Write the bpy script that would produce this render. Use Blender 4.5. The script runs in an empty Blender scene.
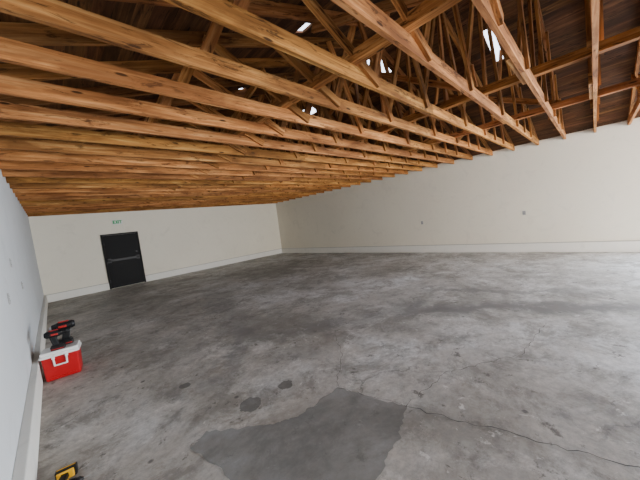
import bpy, bmesh, math, random
from mathutils import Matrix, Vector
random.seed(7)
h=1.65
XL,XR,YF,H=-0.37,9.727,13.268,2.941
YB=-6.0
XM=(XL+XR)/2; SL=1/3
col=bpy.context.scene.collection

# ---------------------------------------------------------------- camera
Mw=[[0.70271,-0.70083,-0.12257],[-0.13746,0.03529,-0.98988],[0.69807,0.71245,-0.07154]]
cam=bpy.data.cameras.new("camera"); co=bpy.data.objects.new("camera",cam); col.objects.link(co)
r0,r1,r2=[Vector(v) for v in Mw]
m=Matrix.Identity(4)
for i in range(3):
    m[i][0]=r0[i]; m[i][1]=-r1[i]; m[i][2]=-r2[i]
m.translation=(0,0,h); co.matrix_world=m
cam.sensor_width=36; cam.lens=273.27/640*36; cam.clip_start=.05
bpy.context.scene.camera=co

# ---------------------------------------------------------------- materials
def newmat(n):
    mt=bpy.data.materials.new(n); mt.use_nodes=True
    nt=mt.node_tree; b=nt.nodes["Principled BSDF"]; return mt,nt,b
def N(nt,t,**k):
    n=nt.nodes.new(t)
    for a,v in k.items():
        if a in n.inputs: n.inputs[a].default_value=v
        else: setattr(n,a,v)
    return n
def noise(nt,vec,scale,detail=5,rough=.55,dist=0):
    n=N(nt,"ShaderNodeTexNoise"); n.inputs["Scale"].default_value=scale
    n.inputs["Detail"].default_value=detail; n.inputs["Roughness"].default_value=rough
    n.inputs["Distortion"].default_value=dist
    nt.links.new(vec,n.inputs["Vector"]); return n.outputs["Fac"]
def ramp(nt,fac,stops):
    r=N(nt,"ShaderNodeValToRGB"); e=r.color_ramp.elements
    while len(e)<len(stops): e.new(.5)
    for i,(p,c) in enumerate(stops):
        e[i].position=p; e[i].color=(c if len(c)==4 else (*c,1)) if hasattr(c,'__len__') else (c,c,c,1)
    nt.links.new(fac,r.inputs[0]); return r.outputs["Color"]
def mix(nt,fac,a,b,mode='MIX'):
    n=N(nt,"ShaderNodeMix"); n.data_type='RGBA'; n.blend_type=mode
    if isinstance(fac,(int,float)): n.inputs[0].default_value=fac
    else: nt.links.new(fac,n.inputs[0])
    for s,x in ((6,a),(7,b)):
        if isinstance(x,tuple): n.inputs[s].default_value=(*x,1)
        else: nt.links.new(x,n.inputs[s])
    return n.outputs[2]
def math_(nt,op,a,b=None,c=None):
    n=N(nt,"ShaderNodeMath",operation=op)
    for i,x in enumerate((a,b,c)):
        if x is None: continue
        if isinstance(x,(int,float)): n.inputs[i].default_value=x
        else: nt.links.new(x,n.inputs[i])
    return n.outputs[0]
def bump(nt,b,fac,st,dist=.01):
    n=N(nt,"ShaderNodeBump"); n.inputs["Strength"].default_value=st; n.inputs["Distance"].default_value=dist
    nt.links.new(fac,n.inputs["Height"]); nt.links.new(n.outputs[0],b.inputs["Normal"])
def coord(nt,kind="Object",scale=(1,1,1)):
    t=N(nt,"ShaderNodeTexCoord"); mp=N(nt,"ShaderNodeMapping"); mp.inputs["Scale"].default_value=scale
    nt.links.new(t.outputs[kind],mp.inputs[0]); return mp.outputs[0]
def simple(n,c,rough=.5,metal=0,var=.08,spec=.5):
    mt,nt,b=newmat(n); v=coord(nt)
    f=noise(nt,v,14,4)
    c2=tuple(max(0,x*(1-var*2)) for x in c)
    nt.links.new(mix(nt,f,c2,tuple(c)),b.inputs["Base Color"])
    b.inputs["Roughness"].default_value=rough; b.inputs["Metallic"].default_value=metal
    b.inputs["Specular IOR Level"].default_value=spec
    return mt

def wallmat(name,c):
    mt,nt,b=newmat(name); v=coord(nt)
    f=noise(nt,v,.6,5,.6); f2=noise(nt,v,8,6,.6)
    a=mix(nt,f,tuple(x*.88 for x in c),tuple(c))
    a=mix(nt,ramp(nt,f2,[(.35,0.0),(.75,.2)]),a,tuple(x*.86 for x in c))
    f3=noise(nt,v,2.2,8,.7,1.0)
    a=mix(nt,ramp(nt,f3,[(.55,0.0),(.66,.4)]),a,tuple(x*.78 for x in c))
    f4=noise(nt,v,9,8,.75,.5)
    a=mix(nt,ramp(nt,f4,[(.66,0.0),(.72,.4)]),a,tuple(x*.5 for x in c))
    nt.links.new(a,b.inputs["Base Color"]); b.inputs["Roughness"].default_value=.75
    bump(nt,b,noise(nt,v,45,5),.15,.004); return mt
m_wall=wallmat("painted_plaster",(.92,.865,.735))
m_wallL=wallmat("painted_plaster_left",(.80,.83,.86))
m_curb=wallmat("painted_concrete_curb",(.90,.88,.82))
m_shadowline=simple("curb_shadow_line",(.52,.50,.45),.9)  # grey that paints the shadow line along the curb tops

def concrete(name,tint=(1,1,1),dark=1.0,rough0=.5,cracks=True,contrast=1.0,streak=False):
    mt,nt,b=newmat(name); v=coord(nt)
    t=tint
    big=noise(nt,v,.42,10,.70,.3); mid=noise(nt,v,2.3,13,.78,.15); fine=noise(nt,v,16,10,.82); st=noise(nt,v,1.3,12,.80,.4)
    def C(x,w=(1,1,1)): return tuple(min(.9,x*dark*t[i]*w[i]) for i in range(3))
    a=ramp(nt,big,[(.38,C(.32,(1,.955,.89))),(.5,C(.54,(1,.975,.94))),(.62,C(.74,(.98,1,1.02)))])
    mm=ramp(nt,mid,[(.36,1-.58*contrast),(.47,1-.15*contrast),(.58,1.0)])
    a=mix(nt,1.0,a,mm,'MULTIPLY')
    a=mix(nt,ramp(nt,st,[(.50,0.0),(.58,.66*contrast)]),a,C(.20,(1.06,1,.9)))
    sw=noise(nt,v,.9,14,.78,.4)
    a=mix(nt,ramp(nt,sw,[(.53,0.0),(.62,.7*contrast)]),a,C(.80))
    a=mix(nt,ramp(nt,fine,[(.42,0.0),(.64,.5*contrast)]),a,C(.22))
    sp=noise(nt,v,5.5,8,.78,.2)
    a=mix(nt,ramp(nt,sp,[(.59,0.0),(.64,.85*contrast)]),a,C(.12,(1.05,1,.92)))
    ls=noise(nt,coord(nt,scale=(1,1,1)),7.5,8,.75,.3)
    a=mix(nt,ramp(nt,ls,[(.61,0.0),(.66,.6*contrast)]),a,C(.90))
    vo=N(nt,"ShaderNodeTexVoronoi"); vo.inputs["Scale"].default_value=2.4; nt.links.new(v,vo.inputs["Vector"])
    a=mix(nt,ramp(nt,vo.outputs["Distance"],[(.04,.8),(.07,0.0)]),a,C(.08))
    if streak:
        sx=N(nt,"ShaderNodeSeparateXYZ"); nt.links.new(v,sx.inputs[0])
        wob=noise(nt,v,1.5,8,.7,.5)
        # light falloff painted into the slab colour: browner and darker towards the left wall
        falloff=math_(nt,'ADD',math_(nt,'MULTIPLY',sx.outputs[0],-.16),math_(nt,'MULTIPLY_ADD',wob,1.2,.15))
        a=mix(nt,ramp(nt,falloff,[(.15,0.0),(.75,.7)]),a,(.78,.70,.61),'MULTIPLY')
        for x0,y0,dx,dy,half,width,st_ in ((4.75,.9,.414,-.911,1.5,.16,.85),(5.6,1.2,.3,-.95,1.2,.10,.6),(1.6,3.6,.6,.8,.9,.10,.5),(3.4,2.6,.8,-.6,1.4,.12,.5),(2.6,6.0,.3,.95,2.0,.25,.5)):
            nx,ny=-dy,dx
            px=math_(nt,'MULTIPLY',sx.outputs[0],nx); pn=math_(nt,'MULTIPLY_ADD',sx.outputs[1],ny,px)
            pn=math_(nt,'ADD',pn,-(x0*nx+y0*ny)); pn=math_(nt,'ADD',pn,math_(nt,'MULTIPLY_ADD',wob,1.4,-.7))
            pn=math_(nt,'ABSOLUTE',pn)
            qx=math_(nt,'MULTIPLY',sx.outputs[0],dx); qd=math_(nt,'MULTIPLY_ADD',sx.outputs[1],dy,qx)
            qd=math_(nt,'ABSOLUTE',math_(nt,'ADD',qd,-(x0*dx+y0*dy)))
            f1=ramp(nt,math_(nt,'DIVIDE',pn,width*2),[(.2,st_),(1.0,0.0)])
            f2=ramp(nt,math_(nt,'DIVIDE',qd,half*1.4),[(.5,1.0),(1.0,0.0)])
            a=mix(nt,mix(nt,1.0,f1,f2,'MULTIPLY'),a,C(.16))
    if cracks:
        dn=N(nt,"ShaderNodeTexNoise"); dn.inputs["Scale"].default_value=1.7; dn.inputs["Detail"].default_value=10
        dn.inputs["Roughness"].default_value=.7; nt.links.new(v,dn.inputs["Vector"])
        ad=N(nt,"ShaderNodeVectorMath",operation='MULTIPLY_ADD')
        nt.links.new(dn.outputs["Color"],ad.inputs[0]); ad.inputs[1].default_value=(.75,.75,.0); nt.links.new(v,ad.inputs[2])
        vc=N(nt,"ShaderNodeTexVoronoi"); vc.feature='DISTANCE_TO_EDGE'; vc.inputs["Scale"].default_value=.42
        nt.links.new(ad.outputs[0],vc.inputs["Vector"])
        line=ramp(nt,vc.outputs["Distance"],[(.0015,1.0),(.005,0.0)])
        msk=ramp(nt,noise(nt,v,.5,3),[(.46,0.0),(.56,.7)])
        mu=mix(nt,1.0,line,msk,'MULTIPLY')
        a=mix(nt,mu,a,C(.09))
    nt.links.new(a,b.inputs["Base Color"])
    rr=ramp(nt,mid,[(.3,rough0),(.7,rough0+.2)])
    nt.links.new(rr,b.inputs["Roughness"])
    b.inputs["Specular IOR Level"].default_value=.45
    bump(nt,b,noise(nt,v,9,8,.7),.2,.006)
    return mt
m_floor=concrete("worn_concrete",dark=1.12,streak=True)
m_patch=concrete("smooth_patch_concrete",tint=(1.0,.985,.965),dark=.50,rough0=.62,cracks=False,contrast=.4)
m_patch2=concrete("stained_concrete",tint=(1,.98,.94),dark=.36,rough0=.5,cracks=False,contrast=.5)
m_apron=concrete("apron_concrete",dark=1.0,cracks=False)
m_crack=simple("crack_filler_dark",(.09,.085,.08),.8)

def wood(name,lo,midc,hi,knots=True):
    mt,nt,b=newmat(name)
    uv=N(nt,"ShaderNodeUVMap"); uv.uv_map="UVMap"
    oi=N(nt,"ShaderNodeObjectInfo")
    ml=N(nt,"ShaderNodeMath",operation='MULTIPLY'); ml.inputs[1].default_value=37.0
    nt.links.new(oi.outputs["Random"],ml.inputs[0])
    cb=N(nt,"ShaderNodeCombineXYZ"); nt.links.new(ml.outputs[0],cb.inputs[0]); nt.links.new(ml.outputs[0],cb.inputs[2])
    ad=N(nt,"ShaderNodeVectorMath",operation='ADD'); nt.links.new(uv.outputs[0],ad.inputs[0]); nt.links.new(cb.outputs[0],ad.inputs[1])
    mp=N(nt,"ShaderNodeMapping"); mp.inputs["Scale"].default_value=(1.2,26,1); nt.links.new(ad.outputs[0],mp.inputs[0])
    g=noise(nt,mp.outputs[0],1.0,8,.65,.8)
    mp2=N(nt,"ShaderNodeMapping"); mp2.inputs["Scale"].default_value=(.8,4,1); nt.links.new(ad.outputs[0],mp2.inputs[0])
    g2=noise(nt,mp2.outputs[0],1.3,6,.6,.5)
    a=ramp(nt,g,[(.3,lo),(.5,midc),(.7,hi)])
    a=mix(nt,ramp(nt,g2,[(.40,0.0),(.62,.8)]),a,tuple(x*.8 for x in lo))
    mp4=N(nt,"ShaderNodeMapping"); mp4.inputs["Scale"].default_value=(1.6,9,1); nt.links.new(ad.outputs[0],mp4.inputs[0])
    g4=noise(nt,mp4.outputs[0],2.0,6,.7,1.0)
    a=mix(nt,ramp(nt,g4,[(.55,0.0),(.64,.85)]),a,tuple(x*.3 for x in lo))
    if knots:
        mp3=N(nt,"ShaderNodeMapping"); mp3.inputs["Scale"].default_value=(2.4,9,1); nt.links.new(ad.outputs[0],mp3.inputs[0])
        vo=N(nt,"ShaderNodeTexVoronoi"); vo.inputs["Scale"].default_value=1.0; nt.links.new(mp3.outputs[0],vo.inputs["Vector"])
        a=mix(nt,ramp(nt,vo.outputs["Distance"],[(.08,.95),(.13,0.0)]),a,tuple(x*.22 for x in lo))
    at=N(nt,"ShaderNodeAttribute"); at.attribute_name="tone"
    a=mix(nt,1.0,a,at.outputs["Color"],'MULTIPLY')
    nt.links.new(a,b.inputs["Base Color"]); b.inputs["Roughness"].default_value=.8
    b.inputs["Specular IOR Level"].default_value=.2
    bump(nt,b,g,.25,.004)
    return mt
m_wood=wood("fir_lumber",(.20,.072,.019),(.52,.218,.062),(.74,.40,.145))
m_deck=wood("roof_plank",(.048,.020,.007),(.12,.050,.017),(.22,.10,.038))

# ---------------------------------------------------------------- mesh helpers
def finish(name,bm,mats,smooth=False,parent=None):
    me=bpy.data.meshes.new(name); bm.to_mesh(me); bm.free()
    for mt in mats: me.materials.append(mt)
    if smooth:
        for p in me.polygons: p.use_smooth=True
    ob=bpy.data.objects.new(name,me); col.objects.link(ob)
    if parent: ob.parent=parent
    return ob
def box(bm,lo,hi,mat=0,bev=0,mtx=None,seg=2):
    lo=Vector(lo);hi=Vector(hi);c=(lo+hi)/2;s=hi-lo
    tb=bmesh.new(); bmesh.ops.create_cube(tb,size=1)
    for v in tb.verts: v.co=Vector((v.co.x*s.x,v.co.y*s.y,v.co.z*s.z))+c
    if bev: bmesh.ops.bevel(tb,geom=tb.edges[:],offset=bev,segments=seg,affect='EDGES',profile=.5)
    merge(bm,tb,mat,mtx)
def cyl(bm,p0,p1,r1,r2=None,mat=0,seg=20,mtx=None,bev=0):
    r2=r1 if r2 is None else r2
    p0=Vector(p0);p1=Vector(p1);d=p1-p0
    tb=bmesh.new(); bmesh.ops.create_cone(tb,cap_ends=True,segments=seg,radius1=r1,radius2=r2,depth=d.length)
    if bev: 
        es=[e for e in tb.edges if any(len(f.verts)>4 for f in e.link_faces)]
        bmesh.ops.bevel(tb,geom=es,offset=bev,segments=2,affect='EDGES',profile=.5)
    q=d.to_track_quat('Z','Y').to_matrix().to_4x4(); q.translation=(p0+p1)/2
    bmesh.ops.transform(tb,matrix=q,verts=tb.verts)
    merge(bm,tb,mat,mtx)
def merge(bm,tb,mat,mtx):
    if mtx is not None: bmesh.ops.transform(tb,matrix=mtx,verts=tb.verts)
    mp={v:bm.verts.new(v.co) for v in tb.verts}
    for f in tb.faces:
        try:
            nf=bm.faces.new([mp[v] for v in f.verts]); nf.material_index=mat; nf.smooth=False
        except ValueError: pass
    tb.free()
def tube(bm,pts,r,mat=0,seg=10,mtx=None):
    for a,b in zip(pts[:-1],pts[1:]): cyl(bm,a,b,r,mat=mat,seg=seg,mtx=mtx)
    for p in pts[1:-1]:
        tb=bmesh.new(); bmesh.ops.create_uvsphere(tb,u_segments=seg,v_segments=6,radius=r)
        bmesh.ops.translate(tb,vec=Vector(p),verts=tb.verts); merge(bm,tb,mat,mtx)

class Lumber:
    def __init__(s): s.v=[];s.f=[];s.uv=[];s.t=[]
    def add(s,p0,p1,side,w,d,tone=None):
        """board p0->p1, w along 'side', d perpendicular"""
        p0=Vector(p0);p1=Vector(p1);ax=(p1-p0);L=ax.length;ax.normalize()
        sd=Vector(side); sd=(sd-ax*sd.dot(ax)).normalized(); ud=ax.cross(sd)
        b=len(s.v)
        for e in (p0,p1):
            for a,c in ((-1,-1),(1,-1),(1,1),(-1,1)): s.v.append(e+sd*w/2*a+ud*d/2*c)
        ou=random.uniform(0,50);ov=random.uniform(0,50)
        k=tone or random.uniform(.6,1.12); tn=(k,k*random.uniform(.92,1.04),k*random.uniform(.85,1.10),1)
        acc=0
        for i in range(4):
            j=(i+1)%4; wd=w if i%2==0 else d
            s.f.append((b+i,b+j,b+4+j,b+4+i))
            s.uv+=[(ou,ov+acc),(ou,ov+acc+wd),(ou+L,ov+acc+wd),(ou+L,ov+acc)]; acc+=wd
            s.t.append(tn)
        for q in ((b+3,b+2,b+1,b),(b+4,b+5,b+6,b+7)):
            s.f.append(q); s.uv+=[(ou,ov),(ou+.02,ov),(ou+.02,ov+d),(ou,ov+d)]; s.t.append(tn)
    def mesh(s,name,mat):
        me=bpy.data.meshes.new(name); me.from_pydata(s.v,[],s.f); me.update()
        u=me.uv_layers.new(name="UVMap")
        i=0
        for p in me.polygons:
            for li in p.loop_indices:
                u.data[li].uv=s.uv[i]; i+=1
        a=me.attributes.new("tone",'FLOAT_COLOR','FACE')
        for i,x in enumerate(s.t): a.data[i].color=x
        me.materials.append(mat); return me
def zr(x): return H+.13+SL*(x-XL if x<XM else XR-x)

# ---------------------------------------------------------------- shell
WT=.2
OPX0,OPX1,OPZ=4.2,9.3,2.75
RY0,RY1=-5.6,-1.5
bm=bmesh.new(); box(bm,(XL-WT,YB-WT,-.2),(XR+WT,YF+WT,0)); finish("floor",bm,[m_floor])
bm=bmesh.new(); box(bm,(XL-12,YB-14,-.22),(XR+12,YB-WT,-.02)); box(bm,(XR+WT,YB-WT,-.22),(XR+12,YF,-.02)); finish("ground",bm,[m_apron])
bm=bmesh.new(); box(bm,(XL-WT,YB,0),(XL,YF,H+.12)); finish("wall_left",bm,[m_wallL])
bm=bmesh.new(); box(bm,(XR,RY1,0),(XR+WT,YF,H+.12)); box(bm,(XR,YB,0),(XR+WT,RY0,H+.12)); box(bm,(XR,RY0,OPZ),(XR+WT,RY1,H+.12)); finish("wall_right",bm,[m_wall])
def gable(name,y0,y1,mat,holes=None):
    bm=bmesh.new()
    prof=[(XL-WT,H),(XR+WT,H),(XR+WT,H+.1),(XM,zr(XM)-.005),(XL-WT,H+.1)]
    a=[bm.verts.new((x,y0,z)) for x,z in prof]; b=[bm.verts.new((x,y1,z)) for x,z in prof]
    bm.faces.new(a); bm.faces.new(b[::-1])
    for i in range(5): j=(i+1)%5; bm.faces.new((a[j],a[i],b[i],b[j]))
    if holes is None: box(bm,(XL-WT,y0,0),(XR+WT,y1,H))
    else:
        x0,x1,z1=holes
        box(bm,(XL-WT,y0,0),(x0,y1,H)); box(bm,(x1,y0,0),(XR+WT,y1,H)); box(bm,(x0,y0,z1),(x1,y1,H))
    bmesh.ops.recalc_face_normals(bm,faces=bm.faces)
    return finish(name,bm,[mat])
gable("wall_far",YF,YF+WT,m_wall)
gable("wall_back",YB-WT,YB,m_wall,(OPX0,OPX1,OPZ))

CH=.28
bm=bmesh.new(); box(bm,(XL,YB,0),(XL+.065,YF,CH),bev=.008); finish("baseboard_left",bm,[m_curb])
bm=bmesh.new(); box(bm,(XR-.05,RY1,0),(XR,YF,CH-.02),bev=.008); box(bm,(XR-.051,RY1,CH-.024),(XR,YF,CH-.010),1); finish("baseboard_right",bm,[m_curb,m_shadowline])  # second box is a thin strip coloured as the shadow line
bm=bmesh.new()
for a,c in ((XL+.065,1.40),(2.62,XR-.052)):
    box(bm,(a,YF-.05,0),(c,YF,CH-.02),bev=.008); box(bm,(a,YF-.051,CH-.026),(c,YF,CH-.008),1)
finish("baseboard_far",bm,[m_curb,m_shadowline])

# ---------------------------------------------------------------- roof deck with skylight openings
holes=[(5.22,3.13,.30,.28),(5.33,5.2,.16,.22),(2.72,4.4,.08,.12),(2.6,2.5,.07,.10),(5.95,1.15,.42,.09)]
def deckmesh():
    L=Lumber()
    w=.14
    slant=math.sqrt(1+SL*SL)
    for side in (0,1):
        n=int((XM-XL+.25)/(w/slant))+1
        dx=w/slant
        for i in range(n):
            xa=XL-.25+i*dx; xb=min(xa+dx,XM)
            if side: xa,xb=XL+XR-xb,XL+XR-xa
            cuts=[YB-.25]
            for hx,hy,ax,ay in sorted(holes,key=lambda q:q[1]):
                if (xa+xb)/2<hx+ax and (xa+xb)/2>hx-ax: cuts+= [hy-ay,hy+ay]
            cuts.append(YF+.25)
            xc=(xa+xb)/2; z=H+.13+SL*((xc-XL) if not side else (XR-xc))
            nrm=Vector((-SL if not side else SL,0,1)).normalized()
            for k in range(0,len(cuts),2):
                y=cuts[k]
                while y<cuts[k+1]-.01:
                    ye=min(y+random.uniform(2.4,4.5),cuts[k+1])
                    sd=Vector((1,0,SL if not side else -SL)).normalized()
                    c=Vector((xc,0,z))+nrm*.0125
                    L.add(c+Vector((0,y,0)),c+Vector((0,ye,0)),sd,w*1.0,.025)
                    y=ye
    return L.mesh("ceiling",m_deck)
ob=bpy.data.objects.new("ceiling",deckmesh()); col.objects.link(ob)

# ---------------------------------------------------------------- trusses
CD=.14; CT=.042
def truss(seed):
    random.seed(seed); L=Lumber()
    Y=Vector((0,1,0)); zc=H+CD/2
    xs=XM+random.choice([-.9,-.6,.6,.9])
    L.add((XL,0,zc),(xs,0,zc),Y,CT,CD,random.uniform(.75,1.14))
    L.add((xs,0,zc),(XR,0,zc),Y,CT,CD,random.uniform(.75,1.14))
    L.add((xs-.45,CT,zc+.005),(xs+.45,CT,zc+.005),Y,CT*.9,CD*.95)
    tz=lambda x: zr(x)-.07
    L.add((XL,0,tz(XL)),(XM,0,tz(XM)),Y,CT*.95,.12,random.uniform(.45,.8))
    L.add((XM,0,tz(XM)),(XR,0,tz(XR)),Y,CT*.95,.12,random.uniform(.45,.8))
    W=XR-XL
    def X(f): return XL+W*f
    o=.04
    webs=[(.30,.17,-o),(.30,.36,o),(.42,.36,-o),(.42,.5,o),(.58,.5,-o),(.58,.64,o),(.70,.64,-o),(.70,.83,o),(.86,.83,-o),(.14,.17,o)]
    for b,t,off in webs:
        L.add((X(b),off,zc-.02),(X(t),off,tz(X(t))),Y,CT*.8,.09)
    L.add((XM,0.0,zc+CD/2),(XM,0,tz(XM)),Y,CT*.8,.09)
    L.add((X(.78),-o,zc-.03),(X(.75),-o,tz(X(.75))),Y,CT*.6,.09)
    return L.mesh("roof_truss_mesh_%d"%seed,m_wood)
tm=[truss(i) for i in (11,12,13,14,15)]
k=-12
while True:
    y=-.048+k*.547
    if y>YF-.1: break
    if y>YB+.1:
        ob=bpy.data.objects.new("roof_truss",tm[(k*3)%5]); ob.location=(0,y,0); col.objects.link(ob)
    k+=1
random.seed(5)
L=Lumber()
for x,w,d in ((2.26,.09,.10),(4.5,.09,.10),(6.6,.09,.10)):
    y=YB+.1
    while y<YF-.05:
        ye=min(y+4.2,YF-.02); L.add((x+random.uniform(-.02,.02),y,H+CD+d/2),(x+random.uniform(-.02,.02),ye,H+CD+d/2),(1,0,0),w,d,random.uniform(.85,1.05)); y=ye
L.add((XM,YB+.1,zr(XM)-.08),(XM,YF-.02,zr(XM)-.08),(1,0,0),.045,.14)
for (x0,y0,x1,y1) in ((4.55,1.0,4.7,3.4),(4.55,5.2,4.7,3.0),(2.3,0.4,2.4,2.2),(6.6,.3,6.5,2.2),(6.6,4.9,6.5,3.1),(2.3,5.,2.4,3.2),(4.55,7,4.7,9)):
    L.add((x0+.06,y0,H+CD+.05),(x1+.06,y1,zr(x1)-.16),(1,0,0),.035,.09)
ob=bpy.data.objects.new("lateral_brace",L.mesh("lateral_brace",m_wood)); col.objects.link(ob)

# ---------------------------------------------------------------- floor patches & cracks
def patch(name,pts,mat,z=.003,jit=.03,sub=6):
    random.seed(len(pts)*3+int(pts[0][0]*100))
    out=[]
    n=len(pts)
    for i in range(n):
        a=Vector(pts[i]);b=Vector(pts[(i+1)%n])
        for k in range(sub):
            p=a.lerp(b,k/sub); out.append((p.x+random.uniform(-jit,jit),p.y+random.uniform(-jit,jit)))
    bm=bmesh.new(); vs=[bm.verts.new((x,y,z)) for x,y in out]; f=bm.faces.new(vs)
    f.normal_update()
    if f.normal.z<0: f.normal_flip()
    bmesh.ops.triangulate(bm,faces=[f])
    return finish(name,bm,[mat])
patch("floor_patch",[(1.80,1.84),(1.93,1.19),(1.6,1.07),(1.15,1.02),(.7,1.5),(.55,2.3),(.71,2.38),(1.09,1.98),(1.32,1.86)],m_patch,jit=.016,sub=12)
def blob(name,cx,cy,r,mat,z=.002):
    pts=[(cx+r*math.cos(a)*random.uniform(.8,1.15),cy+r*math.sin(a)*random.uniform(.8,1.15)) for a in [i*math.pi/6 for i in range(12)]]
    patch(name,pts,mat,z,r*.06,4)
for cx,cy,r in ((1.13,2.36,.11),(1.52,2.33,.08),(.85,3.3,.06)): blob("floor_stain",cx,cy,r,m_patch2)
def crack(pts,w=.006):
    random.seed(int(pts[0][0]*77)); P=[]
    for a,b in zip(pts[:-1],pts[1:]):
        a=Vector(a);b=Vector(b);n=max(3,int((b-a).length/.05)); d=(b-a).normalized(); pr=Vector((-d.y,d.x))
        for k in range(n): P.append(a.lerp(b,k/n)+pr*random.uniform(-.018,.018))
    P.append(Vector(pts[-1]))
    bm=bmesh.new(); pv=None
    for i,p in enumerate(P):
        d=(P[min(i+1,len(P)-1)]-P[max(i-1,0)]).normalized(); pr=Vector((-d.y,d.x)); ww=w*random.uniform(.2,1)/2
        v=(bm.verts.new((*(p+pr*ww),.0045)),bm.verts.new((*(p-pr*ww),.0045)))
        if pv: bm.faces.new((pv[0],v[0],v[1],pv[1]))
        pv=v
    bmesh.ops.recalc_face_normals(bm,faces=bm.faces)
    finish("floor_crack",bm,[m_crack])
crack([(1.8,1.84),(1.91,1.95),(2.3,2.2),(2.7,2.7)],.006)
crack([(1.93,1.19),(2.0,.85),(2.09,.54),(2.21,-.12),(2.4,-1)],.009)
crack([(1.80,1.84),(1.93,1.19)],.006)
crack([(1.93,1.19),(2.6,1.1),(3.3,.6),(4.3,.5)],.006)

# ---------------------------------------------------------------- door
m_door=simple("dark_painted_steel",(.006,.006,.007),.6,spec=.2)
m_dframe=simple("door_frame_black",(.010,.0095,.009),.6,spec=.2)
m_metal=simple("brushed_metal",(.45,.45,.45),.35,.9)
m_note=simple("dull_plate",(.03,.03,.032),.5)
bm=bmesh.new(); D0,D1,DZ=1.46,2.56,2.07
y=YF-.002
box(bm,(D0-.06,y-.05,0.001),(D0+.0,y,DZ+.05),1,.006); box(bm,(D1,y-.05,0.001),(D1+.06,y,DZ+.05),1,.006); box(bm,(D0,y-.05,DZ),(D1,y,DZ+.05),1,.006)
box(bm,(D0+.004,y-.035,.015),(D1-.004,y-.002,DZ-.004),0,.004)
box(bm,(D0+.14,y-.043,1.28),(D1-.14,y-.034,1.92),0,.004)
box(bm,(D0+.14,y-.043,.22),(D1-.14,y-.034,.92),0,.004)
box(bm,(D0+.03,y-.09,1.05),(D1-.03,y-.05,1.13),3,.006)
box(bm,(D0+.02,y-.09,1.01),(D0+.14,y-.03,1.17),3,.008); box(bm,(D1-.14,y-.09,1.01),(D1-.02,y-.03,1.17),3,.008)
for z in (.3,1.0,1.75): cyl(bm,(D0+.005,y-.05,z-.05),(D0+.005,y-.05,z+.05),.010,mat=3,seg=10)
cyl(bm,(D1-.09,y-.035,1.32),(D1-.09,y-.06,1.32),.03,mat=3)
box(bm,(D0-.0,y-.056,2.085),(D0+.2,y-.05,2.115),3,.001)
finish("door_1",bm,[m_door,m_dframe,m_metal,m_note])

# exit sign
m_white=simple("white_plastic",(.85,.85,.83),.4,0,.03)
mt,nt,b=newmat("exit_green"); b.inputs["Emission Color"].default_value=(.05,.8,.3,1)
v=coord(nt); f=noise(nt,v,20); nt.links.new(ramp(nt,f,[(.3,(.01,.25,.06)),(.7,(.02,.32,.09))]),b.inputs["Base Color"]); b.inputs["Emission Strength"].default_value=.1
m_green=mt
bm=bmesh.new(); box(bm,(1.84,YF-.05,2.47),(2.16,YF-.001,2.65),0,.01)
yy=YF-.056
def lt(x0,z0,x1,z1,t=.03):
    a=Vector((x0,yy,z0));b_=Vector((x1,yy,z1)); d=(b_-a); n=d.length; ang=math.atan2(d.z,d.x)
    M_=Matrix.Translation((a+b_)/2)@Matrix.Rotation(-ang,4,'Y'); box(bm,(-n/2-t/2,-.004,-t/2),(n/2+t/2,.006,t/2),1,0,M_)
zb,zt=2.51,2.61
x=1.87; lt(x,zb,x,zt);lt(x,zb,x+.045,zb);lt(x,zt,x+.045,zt);lt(x,2.56,x+.038,2.56)
x=1.95; lt(x,zb,x+.05,zt);lt(x,zt,x+.05,zb)
x=2.035; lt(x,zb,x,zt)
x=2.07; lt(x,zt,x+.06,zt);lt(x+.03,zb,x+.03,zt)
finish("exit_sign",bm,[m_white,m_green])

# ---------------------------------------------------------------- outlets
m_gray=simple("gray_box",(.42,.42,.42),.5)
m_dark=simple("dark_slot",(.03,.03,.03),.6)
def outlet(wall,y,z,w=.075,hh=.115):
    bm=bmesh.new()
    s=1 if wall=='L' else -1; x=(XL if wall=='L' else XR)+s*.001
    def bx(a0,a1,y0,y1,z0,z1,mat,bv=0):
        xa,xb=sorted((x+s*a0,x+s*a1)); box(bm,(xa,y+y0,z+z0),(xb,y+y1,z+z1),mat,bv)
    bx(0,.008,-w/2,w/2,-hh/2,hh/2,0,.003)
    for dz in (-.025,.025):
        bx(.006,.011,-.017,.017,dz-.014,dz+.014,0,.003)
        bx(.010,.012,-.009,-.006,dz-.006,dz+.006,1); bx(.010,.012,.006,.009,dz-.006,dz+.006,1)
    cyl(bm,(x+s*.006,y,z),(x+s*.01,y,z),.004,mat=1,seg=10)
    finish("wall_outlet",bm,[m_gray,m_dark])
outlet('L',5.04,1.6); outlet('L',4.2,1.25); outlet('L',5.95,1.24); outlet('R',1.46,1.14); outlet('R',4.5,1.1)

# ---------------------------------------------------------------- cooler
m_red=simple("red_plastic",(.46,.005,.010),.4,0,.05,.3)
m_black=simple("black_plastic",(.008,.008,.009),.45,spec=.3)
m_redacc=simple("red_accent_plastic",(.42,.01,.008),.4)
m_yel=simple("yellow_plastic",(.80,.42,.005),.4)
root=bpy.data.objects.new("cooler",None); col.objects.link(root)
root.location=(-.085,5.15,0.001); root.rotation_euler=(0,0,math.radians(-8))
W,Dp,Hb=.37,.27,.32
bm=bmesh.new()
tb=bmesh.new(); bmesh.ops.create_cube(tb,size=1)
for v in tb.verts:
    k=1 if v.co.z>0 else .93
    v.co=Vector((v.co.x*W*k,v.co.y*Dp*k,(v.co.z+.5)*Hb))
bmesh.ops.bevel(tb,geom=tb.edges[:],offset=.022,segments=4,affect='EDGES',profile=.5); merge(bm,tb,0,None)
box(bm,(-.13,-Dp/2-.004,.03),(.13,-Dp/2+.03,.05),0,.004)
finish("body",bm,[m_red],parent=root)
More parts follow.
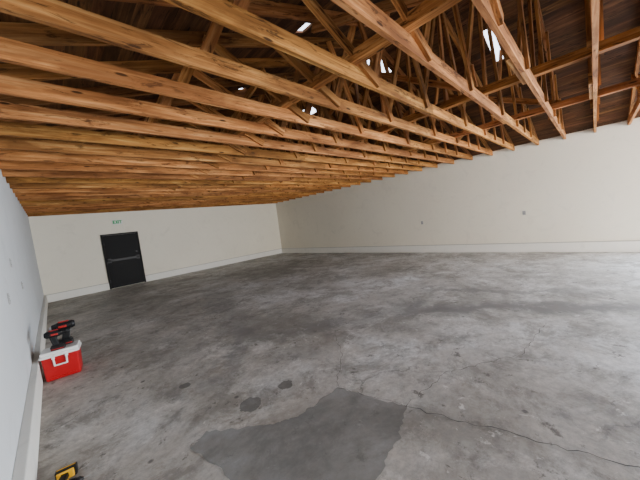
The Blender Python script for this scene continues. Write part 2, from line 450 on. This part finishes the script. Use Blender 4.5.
bm=bmesh.new()
box(bm,(-W/2-.012,-Dp/2-.012,Hb-.012),(W/2+.012,Dp/2+.012,Hb+.022),0,.01,seg=3)
box(bm,(-W/2-.004,-Dp/2-.004,Hb+.018),(W/2+.004,Dp/2+.004,Hb+.062),0,.018,seg=4)
box(bm,(-.05,-Dp/2-.022,Hb+.0),(.05,-Dp/2-.005,Hb+.03),0,.005)
finish("lid",bm,[m_white],parent=root)
bm=bmesh.new()
yh=-Dp/2-.02
tube(bm,[(-.065,yh,.31),(-.06,yh-.004,.20),(.06,yh-.004,.20),(.065,yh,.31)],.010,0,12)
box(bm,(-.08,yh-.01,.285),(-.05,-Dp/2+.01,.32),0,.005); box(bm,(.05,yh-.01,.285),(.08,-Dp/2+.01,.32),0,.005)
finish("handle",bm,[m_white],parent=root)

# ---------------------------------------------------------------- cordless drill
def drill(name,acc,mtx,scale=1.0,chuck=True,swap=False):
    bm=bmesh.new(); S=Matrix.Scale(scale,4)
    A,Bk=(1,0) if swap else (0,1)
    box(bm,(-.060,-.042,0),(.080,.042,.055),1,.008)               # battery
    box(bm,(-.05,-.036,.05),(.065,.036,.070),A,.008)              # battery shoe
    box(bm,(-.052,-.044,.014),(.072,.044,.024),0,.002)
    M1=Matrix.Translation((-.012,0,.13))@Matrix.Rotation(math.radians(-12),4,'Y')
    box(bm,(-.030,-.022,-.075),(.030,.022,.07),1,.012,M1,3)       # grip
    box(bm,(-.034,-.0235,-.06),(-.010,.0235,.055),A,.008,M1)
    box(bm,(.024,-.010,.02),(.042,.010,.058),1,.006,M1)           # trigger
    cyl(bm,(-.085,0,.215),(.055,0,.215),.043,.043,A,24,bev=.008)  # motor body
    cyl(bm,(-.098,0,.215),(-.083,0,.215),.032,.040,1,24)
    cyl(bm,(.055,0,.215),(.095,0,.215),.038,.030,1,24)
    box(bm,(-.05,-.012,.250),(.04,.012,.266),0 if swap else 1,.005)
    box(bm,(-.03,-.0445,.200),(.04,.0445,.226),0,.004)
    for i in range(5): box(bm,(-.078+i*.010,-.0445,.200),(-.073+i*.010,.0445,.232),1,.001)
    if chuck:
        cyl(bm,(.095,0,.215),(.125,0,.215),.026,.026,1,20,bev=.003); cyl(bm,(.125,0,.215),(.145,0,.215),.022,.009,1,20)
        cyl(bm,(.145,0,.215),(.19,0,.215),.0035,.0035,2,8)
    else:
        cyl(bm,(.095,0,.215),(.115,0,.215),.018,.014,2,16)
    bmesh.ops.transform(bm,matrix=S,verts=bm.verts)
    ob=finish(name,bm,[acc,m_black,m_metal]); ob.matrix_world=mtx
    return ob
zt=Hb+.062+.002
drill("cordless_drill",m_redacc,Matrix.Translation((-.115,5.065,zt))@Matrix.Rotation(math.radians(-10),4,'Z'),1.0,True,True)
drill("cordless_impact_driver",m_redacc,Matrix.Translation((-.02,5.215,zt))@Matrix.Rotation(math.radians(175),4,'Z'),1.22,False,True)
Md=Matrix.Translation((-.145,2.82,.045))@Matrix.Rotation(math.radians(-10),4,'Z')@Matrix.Rotation(math.radians(90),4,'X')
drill("power_drill",m_yel,Md,.85)

# ---------------------------------------------------------------- light
w=bpy.data.worlds.new("world"); bpy.context.scene.world=w; w.use_nodes=True
nt=w.node_tree; bg=nt.nodes["Background"]
sky=nt.nodes.new("ShaderNodeTexSky"); sky.sky_type='NISHITA'; sky.sun_disc=False; sky.sun_elevation=math.radians(45); sky.sun_rotation=math.radians(200); sky.dust_density=4
mx=nt.nodes.new("ShaderNodeMix"); mx.data_type='RGBA'; mx.inputs[0].default_value=.6; mx.inputs[7].default_value=(5,5.2,5.6,1)
nt.links.new(sky.outputs[0],mx.inputs[6]); nt.links.new(mx.outputs[2],bg.inputs[0]); bg.inputs[1].default_value=1.2
def area(name,loc,target,sx,sy,e,c):
    l=bpy.data.lights.new(name,'AREA'); l.shape='RECTANGLE'; l.size=sx; l.size_y=sy; l.energy=e; l.color=c
    o=bpy.data.objects.new(name,l); o.location=loc
    o.rotation_euler=(Vector(target)-Vector(loc)).to_track_quat('-Z','Y').to_euler(); col.objects.link(o); return o
area("doorway_daylight",(6.75,YB-.3,1.4),(6.75,6,1.2),5.0,2.6,600,(.96,.98,1.0))
area("side_doorway_daylight",(XR+.3,(RY0+RY1)/2,1.4),(0,(RY0+RY1)/2+1.0,1.3),4.0,2.6,900,(.72,.85,1.0))
area("ground_bounce",(6.75,YB-1.4,.05),(5.5,4.0,4.5),5.0,2.0,1050,(1.0,.93,.82))
